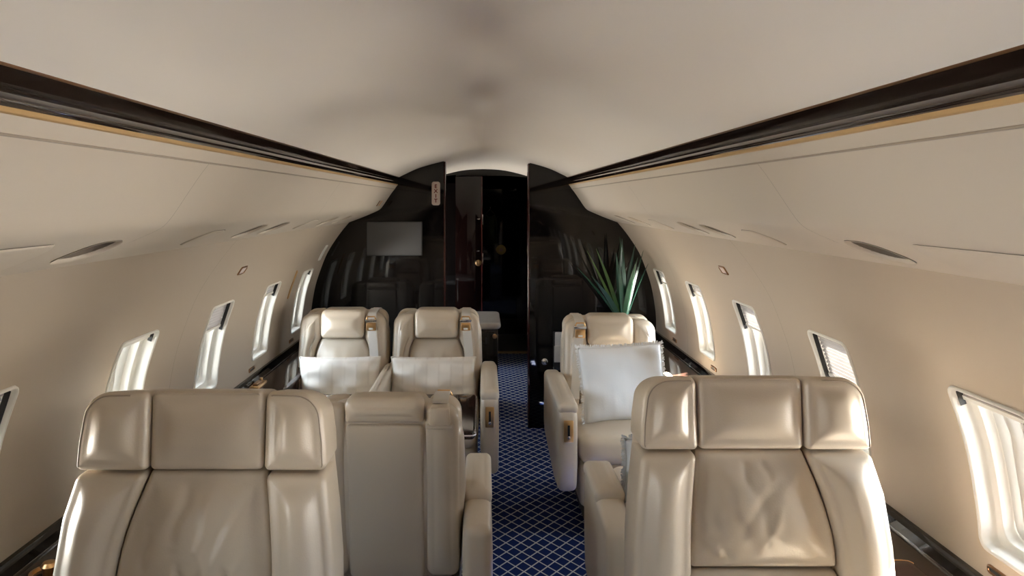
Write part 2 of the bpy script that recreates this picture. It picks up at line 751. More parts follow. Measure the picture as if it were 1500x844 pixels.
def ring_strip(name, sec, sc, yc, rings, mat, parent, cap=False):
    """rings: (hs, hy, r, d) rounded rectangles lofted one into the next on the section surface"""
    hs0, hy0, r0, _ = rings[0]
    base = rr_loop(hs0, hy0, r0)
    K = len(base)
    V, F = [], []
    for hs, hy, r, d in rings:
        for (a, b) in base:
            t = ray_rr(a * 3, b * 3, hs, hy, r) * 3
            V.append(sec.p(sc + a * t, yc + b * t, d))
    for j in range(len(rings) - 1):
        for k in range(K):
            F.append((j * K + k, j * K + (k + 1) % K, (j + 1) * K + (k + 1) % K, (j + 1) * K + k))
    if cap:
        j = len(rings) - 1
        V.append(sec.p(sc, yc, rings[-1][3]))
        for k in range(K):
            F.append((j * K + k, j * K + (k + 1) % K, len(V) - 1))
    return mk(name, V, F, mat, parent)


H = CAMZ
CEIL = [(0, .293), (.14, .286), (.26, .266), (.42, .222), (.52, .178), (.556, .160)]
VAL = [(.570, .105), (.587, .080), (.606, .055), (.640, .005), (.660, -.025), (.680, -.050), (.700, -.063), (.740, -.081), (.795, -.104), (.850, -.125), (.885, -.138)]
WALL = [(.850, -.100), (.905, -.160), (.965, -.237), (1.03, -.340), (1.075, -.450), (1.11, -.560), (1.132, -.680), (1.142, -.780), (1.14, -.90), (1.13, -1.0)]
up = lambda pts: [(x, z + H) for x, z in pts]
YA, YB, YF = -2.7, 5.10, 7.0       # aft bulkhead, forward bulkhead, galley partition

SECW = {-1: Section(up(WALL), -1), 1: Section(up(WALL), 1)}
SECV = {-1: Section(up(VAL), -1), 1: Section(up(VAL), 1)}

# floor
floor = mk('floor', [(-1.16, YA, 0), (1.16, YA, 0), (1.16, 8.85, 0), (-1.16, 8.85, 0)], [(0, 1, 2, 3)], 'carpet', smooth=False, kind='structure')
box('threshold_strip', .1, .45, 7.6, 7.66, 0, .012, 'gold_matte', floor)

# ceiling
cp, cs = smooth_profile(up(CEIL))
cx = [(-x, z) for x, z in cp[::-1]] + [(x, z) for x, z in cp[1:]]
ysamp = lines([YA, 0, YB, YF], .35)
V = [(x, y, z) for y in ysamp for x, z in cx]
n = len(cx)
F = [(j * n + i, j * n + i + 1, (j + 1) * n + i + 1, (j + 1) * n + i) for j in range(len(ysamp) - 1) for i in range(n - 1)]
ceil_o = mk('ceiling', V, F, 'ceiling', kind='structure')
SK = [(-.912, -.163), (-.92, -.10), (-.86, .12), (-.6, .34), (0, .42), (.6, .34), (.86, .12), (.92, -.10), (.912, -.163)]
V = [(x, y, z + H) for y in (YA - .06, 8.85) for x, z in SK]
mk('outer_skin', V, [(i, i + 1, len(SK) + i + 1, len(SK) + i) for i in range(len(SK) - 1)], 'black', ceil_o, smooth=False)

# windows: forward edges every 0.765 m
PITCH = .765
WHY = .13
wS0 = SECW[1].s_of_z(H - .423)
wS1 = SECW[1].s_of_z(H - .785)
WSC, WHS = (wS0 + wS1) / 2, (wS1 - wS0) / 2
WR = .022
KS = list(range(-5, 7))
shade = {(-1, 0): .30, (-1, 1): .05, (-1, 2): .30, (-1, 3): .16, (-1, 4): .05,
         (1, 0): .07, (1, 1): .40, (1, 2): .29, (1, 3): .17, (1, 4): .22}
LIGHT_GAP0, LIGHT_GAP1 = 6.70, 6.85
wn = 0
seams = [YA] + [2.78 + 1.53 * j for j in (-3, -2, -1, 0, 1)] + [YB, YF]
for side, nm in ((-1, 'left'), (1, 'right')):
    sec = SECW[side]
    W = empty('wall_' + nm, (0, 0, 0), kind='structure')
    spans = list(zip(seams[:-1], seams[1:]))
    if side < 0:                   # unseen door gap added to light the galley, its width set by brightness
        spans = spans[:-1] + [(YB, LIGHT_GAP0), (LIGHT_GAP1, YF)]
    for a, b in spans:
        hol = []
        for k in KS:
            yf_ = 1.765 + PITCH * k
            yc = yf_ - WHY
            if a + WHY < yc < b - WHY:
                hol.append((WSC, yc, WHS, WHY, WR))
        holed_panel('wall_panel', sec, 0, sec.L, a + .0008, b - .0008, hol, 'wall', W)
        holed_panel('panel_backing', sec, 0, sec.L, a, b, hol, 'groove', W, d=.003)
    # outer skin below the windows down to the floor
    for a, b in ([(YA, YF)] if side > 0 else [(YA, LIGHT_GAP0), (LIGHT_GAP1, YF)]):
        mk('lower_panel', [(side * 1.13, a, .51), (side * 1.13, b, .51), (side * 1.13, b, 0), (side * 1.13, a, 0)], [(0, 1, 2, 3)], 'wall', W)
    for k in KS:
        yc = 1.765 + PITCH * k - WHY
        if yc - WHY < YA or yc + WHY > YF or (side < 0 and LIGHT_GAP0 - WHY < yc < LIGHT_GAP1 + WHY):
            continue
        wn += 1
        R = empty('window_%d' % wn, sec.p(WSC, yc), kind='structure')
        off = Vector(R.location)

        def rel(o):
            o.data.transform(Matrix.Translation(-off))
            o.parent = R
            return o
        rel(ring_strip('window_frame', sec, WSC, yc, [
            (WHS + .007, WHY + .007, WR + .007, .001), (WHS + .006, WHY + .006, WR + .006, -.005), (WHS + .001, WHY + .001, WR, -.006),
            (WHS - .002, WHY - .002, WR, -.002), (WHS - .004, WHY - .004, WR, .030),
            (WHS - .006, WHY - .006, WR, .034), (WHS - .016, WHY - .016, .03, .036), (WHS - .018, WHY - .018, .03, .040),
            (WHS - .020, WHY - .020, .032, .060), (WHS - .024, WHY - .024, .036, .062)], 'frame', None))
        rel(ring_strip('window_pane', sec, WSC, yc, [(WHS - .023, WHY - .023, .036, .0615), (WHS * .5, WHY * .5, .02, .0615)], 'glass', None, cap=True))
        fr = shade.get((side, k), .80 if (k < -2 or (k > 4 and side > 0)) else .20)  # unseen aft and right galley shades drawn low to cut the light
        sa, sb_ = WSC - WHS + .003, WSC - WHS + .003 + fr * 2 * WHS
        npl = max(2, int((sb_ - sa) / .006))
        V = []
        for q in range(npl + 1):
            s = sa + (sb_ - sa) * q / npl
            dd = .020 + (.006 if q % 2 else 0)
            V += [sec.p(s, yc - WHY + .006, dd), sec.p(s, yc + WHY - .006, dd)]
        F = [(2 * i, 2 * i + 1, 2 * i + 3, 2 * i + 2) for i in range(npl)]
        so = rel(mk('pleated_shade', V, F, 'shade', None, smooth=False))
        V = []
        for q in (0, 1):
            s = (sa, sb_ + .02)[q]
            V += [sec.p(s, yc + WHY - .0045, .008), sec.p(s, yc + WHY - .0045, .022)]
        rel(mk('shade_track', V + [(v[0], v[1] - .0012, v[2]) for v in V], [(0, 1, 3, 2), (4, 5, 7, 6), (0, 1, 5, 4), (2, 3, 7, 6), (0, 2, 6, 4), (1, 3, 7, 5)], 'black', None, smooth=False))
        V = []
        for s in (sb_ - .002, sb_ + .008):
            for dd in (.018, .028):
                V += [sec.p(s, yc - WHY + .006, dd), sec.p(s, yc + WHY - .006, dd)]
        rel(mk('shade_rail', V, [(0, 1, 3, 2), (4, 5, 7, 6), (0, 1, 5, 4), (2, 3, 7, 6), (0, 2, 6, 4), (1, 3, 7, 5)], 'frame', None, smooth=False))
        # sky portal just outside the pane: guides light sampling only
        ld = bpy.data.lights.new('daylight_portal', 'AREA')
        ld.shape = 'RECTANGLE'
        ld.size = 2 * WHY
        ld.size_y = 2 * WHS
        ld.cycles.is_portal = True
        lo = bpy.data.objects.new('daylight_portal', ld)
        COL.objects.link(lo)
        c = Vector(sec.p(WSC, yc, .085))
        nrm = (Vector(sec.p(WSC, yc, .2)) - c).normalized()     # outward
        zax = nrm
        xax = Vector((0, 1, 0))
        yax = zax.cross(xax)
        mtx = Matrix((xax, yax, zax)).transposed().to_4x4()
        mtx.translation = c
        lo.matrix_world = mtx

ld = bpy.data.lights.new('daylight_portal', 'AREA')
ld.shape = 'RECTANGLE'
ld.size = LIGHT_GAP1 - LIGHT_GAP0
ld.size_y = 1.45
ld.cycles.is_portal = True
lo = bpy.data.objects.new('daylight_portal', ld)
COL.objects.link(lo)
mtx = Matrix(((0, 0, -1), (1, 0, 0), (0, -1, 0))).to_4x4()
mtx.translation = (-1.17, (LIGHT_GAP0 + LIGHT_GAP1) / 2, .72)
lo.matrix_world = mtx

# ------------------------------------------------------------------ overhead valances and lacquer rails
vseams = [YA] + [1.65 + 1.53 * j for j in (-2, -1, 0, 1)] + [YB]
tn = 0
for side in (-1, 1):
    sec = SECV[side]
    tn += 1
    T = empty('trim_%d' % tn, (0, 0, 0), kind='structure')
    fold = sec.s_of_z(H - .050)
    lip = sec.L
    sm = (fold + lip) / 2 + .008
    vents = [-.05, 1.535, 2.60, 2.90, 3.9, 4.3]
    for a, b in zip(vseams[:-1], vseams[1:]):
        hol = [(sm, y, .058, .078, .055) for y in vents if a < y < b]
        holed_panel('valance_panel', sec, .028, lip, a + .0006, b - .0006, hol, 'valance', T, sstep=.012)
    for y in vseams[1:-1]:
        V = []
        ss = np.linspace(.03, sec.L, 30)
        for s in ss:
            V += [sec.p(s, y - .01, .003), sec.p(s, y + .01, .003)]
        mk('joint_strip', V, [(2 * i, 2 * i + 1, 2 * i + 3, 2 * i + 2) for i in range(len(ss) - 1)], 'groove', T)
    for y in vents:
        ring_strip('air_vent', sec, sm, y, [(.0595, .0795, .056, -.0015), (.058, .078, .055, -.002), (.056, .076, .054, .002), (.054, .074, .052, .006)], 'valance', T)
        ring_strip('vent_well', sec, sm, y, [(.0545, .0745, .0525, .005), (.052, .072, .050, .030), (.03, .05, .028, .034)], 'vent', T, cap=True)
    # flush cover outlines
    for y, hy in ((2.17, .075), (.93, .39), (3.42, .075)):
        hs = .052 if hy < .2 else .075
        ring_strip('access_cover', sec, sm, y, [(hs, hy, .045 if hy < .2 else .03, .001), (hs - .0015, hy - .0015, .044, -.003), (hs - .004, hy - .004, .042, -.0036)], 'valance', T, cap=True)
        ring_strip('cover_gap', sec, sm, y, [(hs + .0022, hy + .0022, .046, -.0006), (hs - .001, hy - .001, .045, -.0008)], 'groove', T)
    # strip between rail and valance
    V = []
    for s in np.linspace(0, .028, 5):
        V += [sec.p(s, YA, 0), sec.p(s, YB, 0)]
    mk('valance_border', V, [(2 * i, 2 * i + 1, 2 * i + 3, 2 * i + 2) for i in range(4)], 'valance', T)
    tube('border_piping', [sec.p(.028, y, -.0005) for y in lines([YA, YB], .5)], .0022, 'piping', T)
    # lip edge
    V = []
    for y in (YA, YB):
        for d in (0, .004, .02):
            V.append(sec.p(lip + (.0 if d == 0 else .002), y, d))
    mk('valance_lip', V, [(0, 1, 4, 3), (1, 2, 5, 4)], 'valance', T)
    # rail
    tn += 1
    R = empty('trim_%d' % tn, (0, 0, 0), kind='structure')

    def extr(name, prof, mat, y0=YA, y1=YB):
        P, _ = smooth_profile(up(prof))
        V = [(side * x, y, z) for y in (y0, y1) for x, z in P]
        n = len(P)
        return mk(name, V, [(i, i + 1, n + i + 1, n + i) for i in range(n - 1)], mat, R)
    extr('gold_line', [(.5545, .1625), (.554, .1605), (.556, .1575)], 'bronze')
    extr('rail_cove', [(.556, .1585), (.570, .152), (.581, .145), (.586, .138)], 'rail')
    extr('lacquer_rail', [(.588, .141), (.578, .138), (.568, .134), (.561, .128), (.559, .121), (.562, .115), (.568, .1105)], 'rail')
    extr('gold_strip', [(.565, .1125), (.5655, .1095), (.567, .106), (.572, .104)], 'gold_matte')

# side ledges
for side, nm in ((-1, 'left'), (1, 'right')):
    tn += 1
    L = empty('trim_%d' % tn, (0, 0, 0), kind='structure')

    def ex(name, prof, mat, y0=YA, y1=YB):
        V = [(side * x, y, z) for y in (y0, y1) for x, z in prof]
        n = len(prof)
        return sharp(mk(name, V, [(i, i + 1, n + i + 1, n + i) for i in range(n - 1)] + [tuple(range(n)), tuple(range(n, 2 * n))], mat, L), 25)
    ex('ledge_edge', [(1.15, .645), (1.128, .645), (1.116, .638), (1.106, .620), (1.106, .60), (1.15, .60)], 'lacquer')
    ex('ledge_inlay', [(1.107, .6195), (1.103, .6195), (1.103, .61), (1.107, .61)], 'chrome')
    ex('ledge_top', [(1.104, .615), (.965, .600), (.955, .592), (.955, .575), (1.104, .575)], 'lacquer_wood')
    ex('ledge_front', [(1.10, .575), (.965, .575), (.965, .02), (1.10, .02)], 'lacquer_wood')

# aft end
box('wall_back', -1.18, 1.18, YA - .05, YA, -.02, 1.95, 'lacquer_wood', kind='structure')

# ------------------------------------------------------------------ forward bulkhead (black lacquer)
def section_outline(side, x_in):
    """bulkhead half outline from the jamb out to the wall"""
    pts = []
    for x, z in smooth_profile(up(CEIL))[0]:
        if x >= x_in:
            pts.append((side * x, z + .01))
    zc = np.interp(x_in, [p[0] for p in up(CEIL)], [p[1] for p in up(CEIL)])
    pts = [(side * x_in, zc + .01)] + pts
    pts += [(side * .60, .145 + H), (side * .60, .10 + H)]
    for x, z in smooth_profile(up(VAL))[0][::6]:
        pts.append((side * (x + .005), z + .012))
    for x, z in smooth_profile(up(WALL))[0]:
        if z < H - .16:
            pts.append((side * (x + .012), z))
    pts += [(side * 1.15, .5), (side * 1.15, 0), (side * x_in, 0)]
    return pts


wf = empty('wall_front', (0, YB, 0), kind='structure')
for side, xin in ((-1, .262), (1, .307)):
    o = section_outline(side, xin)
    n = len(o)
    V = [(x, 0, z) for x, z in o] + [(x, .10, z) for x, z in o]
    F = [tuple(range(n)), tuple(range(n, 2 * n))] + [(i, (i + 1) % n, n + (i + 1) % n, n + i) for i in range(n)]
    mk('bulkhead_panel', V, F, 'lacquer', wf, smooth=False)
    o2 = [(side * x, z + H) for x, z in ((0, .31), (.3, .275), (.5, .205), (.60, .15), (.60, .09), (.70, -.04), (.86, -.11), (.93, -.18), (.94, -.10), (.87, .13), (.6, .35), (0, .43))]
    n2 = len(o2)
    mk('cavity_closure', [(x, .02, z) for x, z in o2] + [(x, .04, z) for x, z in o2], [tuple(range(n2)), tuple(range(n2, 2 * n2))] + [(i, (i + 1) % n2, n2 + (i + 1) % n2, n2 + i) for i in range(n2)], 'black', wf, smooth=False)
    zt = o[0][1] - .012
    box('jamb', side * xin - (.0 if side > 0 else -.0) - (.012 if side > 0 else -.0), side * xin + (0 if side > 0 else .012), -.006, .106, 0, zt, 'red_wood', wf, bev=.004)

tv = empty('television', (-.586, YB, H - .246))
tag(tv, 'flat grey wall-mounted television screen on the black bulkhead', 'television')
box('bezel', -.183, .183, -.022, -.001, -.113, .113, 'black', tv, bev=.004)
box('screen', -.179, .179, -.0245, -.0215, -.109, .109, 'screen', tv, bev=.001)

ex_ = empty('exit_sign', (-.313, YB, H + .052))
tag(ex_, 'pale rounded sign with stacked dark red letters reading EXIT beside the doorway', 'exit sign')
A = roundpoly([(-.028, -.078), (.028, -.078), (.028, .078), (-.028, .078)], .016, .02)
puff('sign_plate', A, -.014, -.001, .005, 'sign', ex_)
A = roundpoly([(-.019, -.066), (.019, -.066), (.019, .066), (-.019, .066)], .004, .02)
puff('sign_face', A, -.0165, -.013, .001, 'sign', ex_)
fc = bpy.data.curves.new('lettering', 'FONT')
fc.body = 'E\nX\nI\nT'
fc.align_x = 'CENTER'
fc.size = .033
fc.space_line = .96
fc.extrude = .0008
fc.offset = .0013
to = bpy.data.objects.new('lettering_source', fc)
COL.objects.link(to)
bpy.context.view_layer.update()
tm = bpy.data.meshes.new_from_object(to.evaluated_get(bpy.context.evaluated_depsgraph_get()))
bpy.data.objects.remove(to)
co = np.array([v.co[:] for v in tm.vertices])
cen = (co.max(0) + co.min(0)) / 2
tm.transform(Matrix.Translation((0, -.0175, 0)) @ Matrix.Rotation(PI / 2, 4, 'X') @ Matrix.Translation(-Vector(cen)))
lt = bpy.data.objects.new('lettering', tm)
COL.objects.link(lt)
tm.materials.clear()
tm.materials.append(M['sign_red'])
lt.parent = ex_

# ------------------------------------------------------------------ galley beyond the bulkhead
wp = empty('wall_galley', (0, YF, 0), kind='structure')


def slab(name, pts, y0, y1, mat, parent):
    n = len(pts)
    V = [(x, y0, z) for x, z in pts] + [(x, y1, z) for x, z in pts]
    F = [tuple(range(n)), tuple(range(n, 2 * n))] + [(i, (i + 1) % n, n + (i + 1) % n, n + i) for i in range(n)]
    return mk(name, V, F, mat, parent, smooth=False)


arc = [(x, z + .005) for x, z in cx]
slab('header_panel', arc + [(.556, H + .205), (.44, H + .205), (.30, H + .225), (.20, H + .232), (-.20, H + .232), (-.556, H + .205)], 0, .05, 'lacquer', wp)
slab('side_panel', [(-1.15, 0), (-.25, 0), (-.25, H + .24), (-.556, H + .205), (-1.15, H + .0)], 0, .05, 'lacquer', wp)
slab('side_panel', [(1.15, 0), (.44, 0), (.44, H + .215), (.556, H + .205), (1.15, H + .0)], 0, .05, 'lacquer', wp)
slab('end_panel', [(-1.15, -.02), (1.15, -.02), (1.15, 1.95), (-1.15, 1.95)], 1.7, 1.75, 'lacquer', wp)
slab('entry_panel', [(.44, 0), (.47, 0), (.47, 1.8), (.44, 1.8)], .05, 1.7, 'lacquer', wp)
slab('entry_panel', [(-.30, 0), (-.27, 0), (-.27, 1.8), (-.30, 1.8)], .05, 1.7, 'lacquer', wp)
for sx in (-1, 1):
    slab('outer_panel', [(sx * .86, H - .10), (sx * 1.14, H - .7), (sx * 1.14, -.02), (sx * 1.18, -.02), (sx * 1.18, H - .1)], -.02, 1.75, 'black', wp)
mk('entry_ceiling', [(-.5, .05, 1.76), (.5, .05, 1.76), (.5, 1.7, 1.76), (-.5, 1.7, 1.76)], [(0, 1, 2, 3)], 'black', wp, smooth=False)
mk('entry_floor', [(-.5, .66, .002), (.5, .66, .002), (.5, 1.7, .002), (-.5, 1.7, .002)], [(0, 1, 2, 3)], 'black', wp, smooth=False)

door = empty('door_1', (-.13, YF, 0), kind='structure')
box('door_leaf', -.122, .112, -.03, .01, .01, H + .225, 'dark_door', door, bev=.003)
box('door_edge', .112, .122, -.036, .012, .01, H + .225, 'red_wood', door, bev=.002)
for z, h in ((H - .165, .045), (H - .52, .05)):
    box('latch_plate', .1215, .128, -.037, .0, z - h, z + h, 'chrome', door, bev=.001)
kb = lathe('door_knob', [(.004, 0), (.026, -.001), (.026, -.006), (.012, -.010), (.010, -.030), (.022, -.038), (.026, -.048), (.020, -.058), (.004, -.060)], 'gold', door, 20, (.085, -.031, H - .555), 'y')
box('key_plate', .068, .10, -.036, -.029, H - .455, H - .445, 'chrome', door, bev=.001)
box('key_plate', .072, .10, -.036, -.029, H - .165, H - .158, 'chrome', door, bev=.001)

disc = empty('round_plaque', (.20, 8.69, H - .545))
tag(disc, 'small round yellow brass plaque on the dark wall inside the doorway', 'plaque')
lathe('plaque_body', [(.002, 0), (.053, 0), (.055, -.006), (.048, -.010), (.044, -.006), (.002, -.006)], 'brass_disc', disc, 28, (0, 0, 0), 'y')
lathe('plaque_boss', [(.002, -.006), (.020, -.006), (.018, -.012), (.002, -.013)], 'gold_matte', disc, 20, (0, 0, 0), 'y')

vest = empty('safety_vest', (.075, 8.60, H - .12))
tag(vest, 'olive green vest hanging in the dark entry beyond the doorway', 'vest')
A = roundpoly([(-.06, -.36), (.07, -.36), (.08, -.14), (.055, -.02), (.02, -.05), (-.015, -.05), (-.05, -.02), (-.075, -.14)], .012, .02)
puff('vest_body', A, -.03, .03, .02, 'vest', vest, bulge=.012)
tube('hanger', [(-.055, 0, -.02), (-.02, 0, .01), (.0, 0, .03), (.005, 0, .05), (.0, 0, .06)], .004, 'chrome', vest)
tube('hanger', [(.055, 0, -.02), (.02, 0, .01), (.0, 0, .03)], .004, 'chrome', vest)

gc = empty('galley_cabinet', (-.40, 5.30, 0))
tag(gc, 'black lacquer cabinet with pale rounded counter behind the bulkhead doorway', 'cabinet')
box('body', -.58, .500, 0, .55, .05, .62, 'lacquer', gc, bev=.008)
box('plinth', -.57, .48, .03, .54, 0, .05, 'black', gc)
A = roundpoly([(-.58, -.02), (.52, -.02), (.52, .57), (-.58, .57)], [.01, .05, .05, .01], .04, 6)
puff('counter_top', A, -.665, -.62, .018, 'stone', gc, axis='xy')
box('door', .02, .475, -.012, .001, .08, .60, 'lacquer', gc, bev=.004)
lathe('knob', [(.003, 0), (.010, 0), (.010, -.010), (.016, -.014), (.016, -.02), (.003, -.024)], 'gold', gc, 16, (.478, -.001, .575), 'y')

# latch, magazines and rack on the right of the bulkhead
kl = lathe('cabinet_latch', [(.003, 0), (.020, 0), (.022, -.006), (.014, -.012), (.003, -.013)], 'chrome', None, 20, (0, 0, 0), 'y')
kl.location = (.405, YB, .44)
tag(kl, 'small round metal latch low on the black bulkhead by the aisle', 'latch')
rack = empty('magazine_rack', (.53, YB, .42))
tag(rack, 'shallow black wall rack behind the right far seat', 'rack')
box('rack_back', -.07, .10, -.008, -.001, -.02, .22, 'black', rack, bev=.002)
box('rack_front', -.07, .10, -.075, -.067, -.02, .03, 'black', rack, bev=.002)
box('rack_floor', -.07, .10, -.07, -.005, -.02, -.012, 'black', rack)
for i, (y, z, t, lab) in enumerate(((-.022, .0, .012, 'tall pale magazine at the back of the wall rack'), (-.048, -.01, .012, 'shorter pale magazine at the front of the wall rack'))):
    mg = empty('magazine', (.53, YB + y, .425))
    mg.rotation_euler = (.10, 0, 0)
    tag(mg, lab, 'magazine', 'magazines in the wall rack')
    hh = .215 if i == 0 else .13
    box('cover', -.06 - .006 * i, .09, -t / 2, t / 2, 0, hh, 'paper', mg, bev=.002)
    box('pages', -.057, .0925, -t / 2 + .002, t / 2 - .002, .002, hh + .002, 'frame', mg)

# ------------------------------------------------------------------ seats
CL = 'cream leather '


def recl(slope, z0):
    def f(V):
        V = V.copy()
        V[:, 1] += slope * (V[:, 2] - z0)
        return V
    return f


def add_piping(name, A, y, parent, r=.0028, warp=None, mat='piping', sel=None):
    P = np.stack([A[:, 0], np.full(len(A), y), A[:, 1]], 1)
    if sel is not None:
        P = P[sel(A)]
    if warp is not None:
        P = warp(P)
    return tube(name, P, r, mat, parent, 6, closed=sel is None)


def arm(parent, xc, w, yr, yfront, ztop, latch, name='armrest'):
    """armrest panel: rear end at y=yr, front end at y=yfront (negative)"""
    z0 = .20
    A = roundpoly([(yfront + .03, z0 + .02), (yfront, .34), (yfront - .005, ztop), (yr, ztop - .01), (yr + .02, .30), (yr - .05, z0 + .05), (yfront + .25, z0)],
                  [.06, .0, .05, .035, .05, .06, .05], .04, 6)
    a = puff(name, A, xc - w / 2, xc + w / 2, .024, 'leather', parent, bulge=.004, bulge_b=.004, axis='yz')
    # padded cap on the forward two thirds
    B = roundpoly([(xc - w / 2 - .003, yfront + .005), (xc + w / 2 + .003, yfront + .005), (xc + w / 2 + .003, yr - .20), (xc - w / 2 - .003, yr - .20)], .02, .03, 5)
    puff('armrest_pad', B, -(ztop + .018), -(ztop - .03), .02, 'leather', a, bulge=.006, axis='xy')
    if latch:
        y = yfront - .0065
        box('latch_plate', xc - .021, xc + .021, y - .006, y + .002, ztop - .145, ztop - .050, 'gold', a, bev=.004)
        box('latch_slot', xc - .005, xc + .005, y - .0075, y - .004, ztop - .125, ztop - .070, 'black', a, bev=.001)
        lathe('latch_knob', [(.001, 0), (.007, 0), (.007, -.006), (.001, -.008)], 'chrome', a, 12, (xc, y - .005, ztop - .122), 'y')
    return a


def club_seat(loc, rz, label, belt, arms, hw=.245, group='cream leather club seats', arm_y=(.25, -.60), arm_z=.60, front=True, arm_off=.040, arm_w=.082):
    T = empty('club_seat', loc, rz)
    tag(T, label, 'seat', group)
    W = recl(.16, .50)
    zt = .905
    A = roundpoly([(-hw + .02, .34), (hw - .02, .34), (hw + .004, .62), (hw - .004, zt - .012), (-hw + .004, zt - .012), (-hw - .004, .62)],
                  [.05, .05, 0, .13, .13, 0], .03, 9)
    puff('backrest', A, .02, .155, .05, 'leather', T, bulge_b=.012, warp=W)
    # front padding
    for s in (-1, 1):
        P = [(s * .120, zt - .020), (s * (hw - .012), zt - .022), (s * (hw - .004), .62), (s * (hw - .03), .40), (s * .170, .40), (s * .163, .60), (s * .148, .70), (s * .122, .760)]
        A = roundpoly(P, [.02, .125, .0, .05, .02, 0, 0, .02], .025, 9)
        puff('bolster', A, -.030, .06, .026, 'leather', T, bulge=.020, warp=W, nd=8)
    A = roundpoly([(-.117, .757), (.117, .757), (.120, zt + (.004 if front else -.018)), (-.120, zt + (.004 if front else -.018))], [.026, .026, .035, .035], .02, 6)
    puff('headrest', A, -.048, .11, .026, 'leather', T, bulge=.016, warp=W)
    A = roundpoly([(-.160, .46), (.160, .46), (.156, .60), (.142, .685), (.116, .752), (-.116, .752), (-.142, .685), (-.156, .60)], [.03, .03, 0, .05, .02, .02, .05, 0], .02, 5)
    puff('back_cushion', A, -.010, .06, .016, 'leather_wrinkled', T, bulge=.024, warp=W, nd=10,
         disp=lambda x, z: .0018 * np.sin(x * 95 + 2 * np.sin(z * 21)) * np.exp(-((z - .66) / .05) ** 2))
    # rear panels
    for (x0, x1) in ((-hw + .014, -.116), (.116, hw - .014)):
        A = roundpoly([(x0, .36), (x1, .36), (x1, zt - .012), (x0, zt - .012)], [.03, .03, .02 if x1 < 0 else .11, .02 if x0 > 0 else .11], .03, 8)
        puff('rear_panel', A, .10, .168, .02, 'leather', T, bulge_b=.006, warp=W)
    A = roundpoly([(-.111, .36), (.111, .36), (.111, .836), (-.111, .836)], .012, .03, 4)
    puff('rear_panel', A, .10, .168, .01, 'leather', T, bulge_b=.004, warp=W)
    A = roundpoly([(-.112, .842), (.112, .842), (.114, zt + (-.014 if front else .014)), (-.114, zt + (-.014 if front else .014))], [.012, .012, .03, .03], .02, 5)
    puff('rear_headrest', A, .09, .182, .022, 'leather', T, bulge_b=.006, warp=W)
    # seat cushion and plinth
    A = roundpoly([(-hw + .015, -.56), (hw - .015, -.56), (hw - .01, .05), (-hw + .01, .05)], [.06, .06, .02, .02], .03, 6)
    puff('seat_cushion', A, -.462, -.33, .045, 'leather', T, bulge=.018, axis='xy', nd=8)
    A = roundpoly([(-hw + .02, -.535), (hw - .02, -.535), (hw - .02, .12), (-hw + .02, .12)], .04, .05, 5)
    puff('seat_skirt', A, -.335, -.14, .02, 'leather', T, axis='xy')
    box('seat_base', -hw + .06, hw - .06, -.42, .08, -loc[2], .15, 'plinth', T, bev=.01)
    for s in arms:
        arm(T, s * (hw + arm_off), arm_w, arm_y[0], arm_y[1], arm_z, True)
    # shoulder belt
    if belt:
        xb = belt * .160
        P = np.array([(xb, .150, .880), (xb, .135, .893), (xb, .10, .899), (xb, .05, .898), (xb, -.025, .888), (xb, -.050, .86), (xb + belt * .004, -.054, .82), (xb + belt * .012, -.056, .74), (xb + belt * .022, -.056, .62), (xb + belt * .034, -.05, .50)])
        P[:, 1] += .16 * (P[:, 2] - .5) 
        st = ribbon('belt_strap', [tuple(p) for p in P], (1, 0, 0), .046, .003, 'belt', T)
        b = empty('belt_buckle', (xb, -.062 + .16 * .34, .842), parent=T)
        box('buckle_plate', -.026, .026, -.010, .008, -.040, .004, 'gold', b, bev=.005)
        box('buckle_bar', -.031, .031, -.014, .006, .008, .022, 'chrome', b, bev=.004)
        box('buckle_button', -.011, .011, -.0125, -.008, -.034, -.024, 'frame', b, bev=.001)
        tube('buckle_loop', [(-.026, -.004, .020), (-.018, -.002, .036), (.018, -.002, .036), (.026, -.004, .020)], .0045, 'gold', b)
        A = roundpoly([(xb - .031, .838), (xb + .031, .838), (xb + .027, .893), (xb - .027, .893)], .008, .02, 3)
        puff('belt_flap', A, .12, .186, .006, 'leather', T, bulge_b=.003, warp=W)
        A = roundpoly([(xb - .040, .826), (xb + .042, .826), (xb + .040, .840), (xb - .040, .840)], .006, .02, 3)
        puff('belt_trim', A, .15, .180, .005, 'leather', T, warp=W)
    return T


# far pair (facing the camera), left
club_seat((-.765, 4.17, 0), 0, 'far left cream seat beside the window, facing the camera', 1, (1,), .245, arm_off=.010, arm_w=.052)
club_seat((-.255, 4.17, 0), 0, 'far cream seat on the left of the aisle, facing the camera', 1, (1,), .245)
club_r = club_seat((.655, 3.95, 0), 0, 'cream seat right of the aisle holding the square white cushion', -1, (-1,), .245)
arm(club_r, .279, .062, .25, -.52, .60, True)
# middle row with backs to the camera
club_seat((-.285, 2.44, .02), PI, 'cream aisle seat seen from behind, plain leather back with belt flap', -1, (-1,), .228, arm_y=(.28, -.30), arm_z=.575, front=False)
club_seat((-.765, 2.44, .02), PI, 'cream window seat hidden behind the large left foreground seat', 1, (), .228, front=False)
club_seat((.685, 2.44, .02), PI, 'cream seat hidden behind the large right foreground seat, only its aisle arm showing', 1, (1,), .225, arm_y=(.28, -.22), arm_z=.575, front=False, arm_off=.070, arm_w=.090)


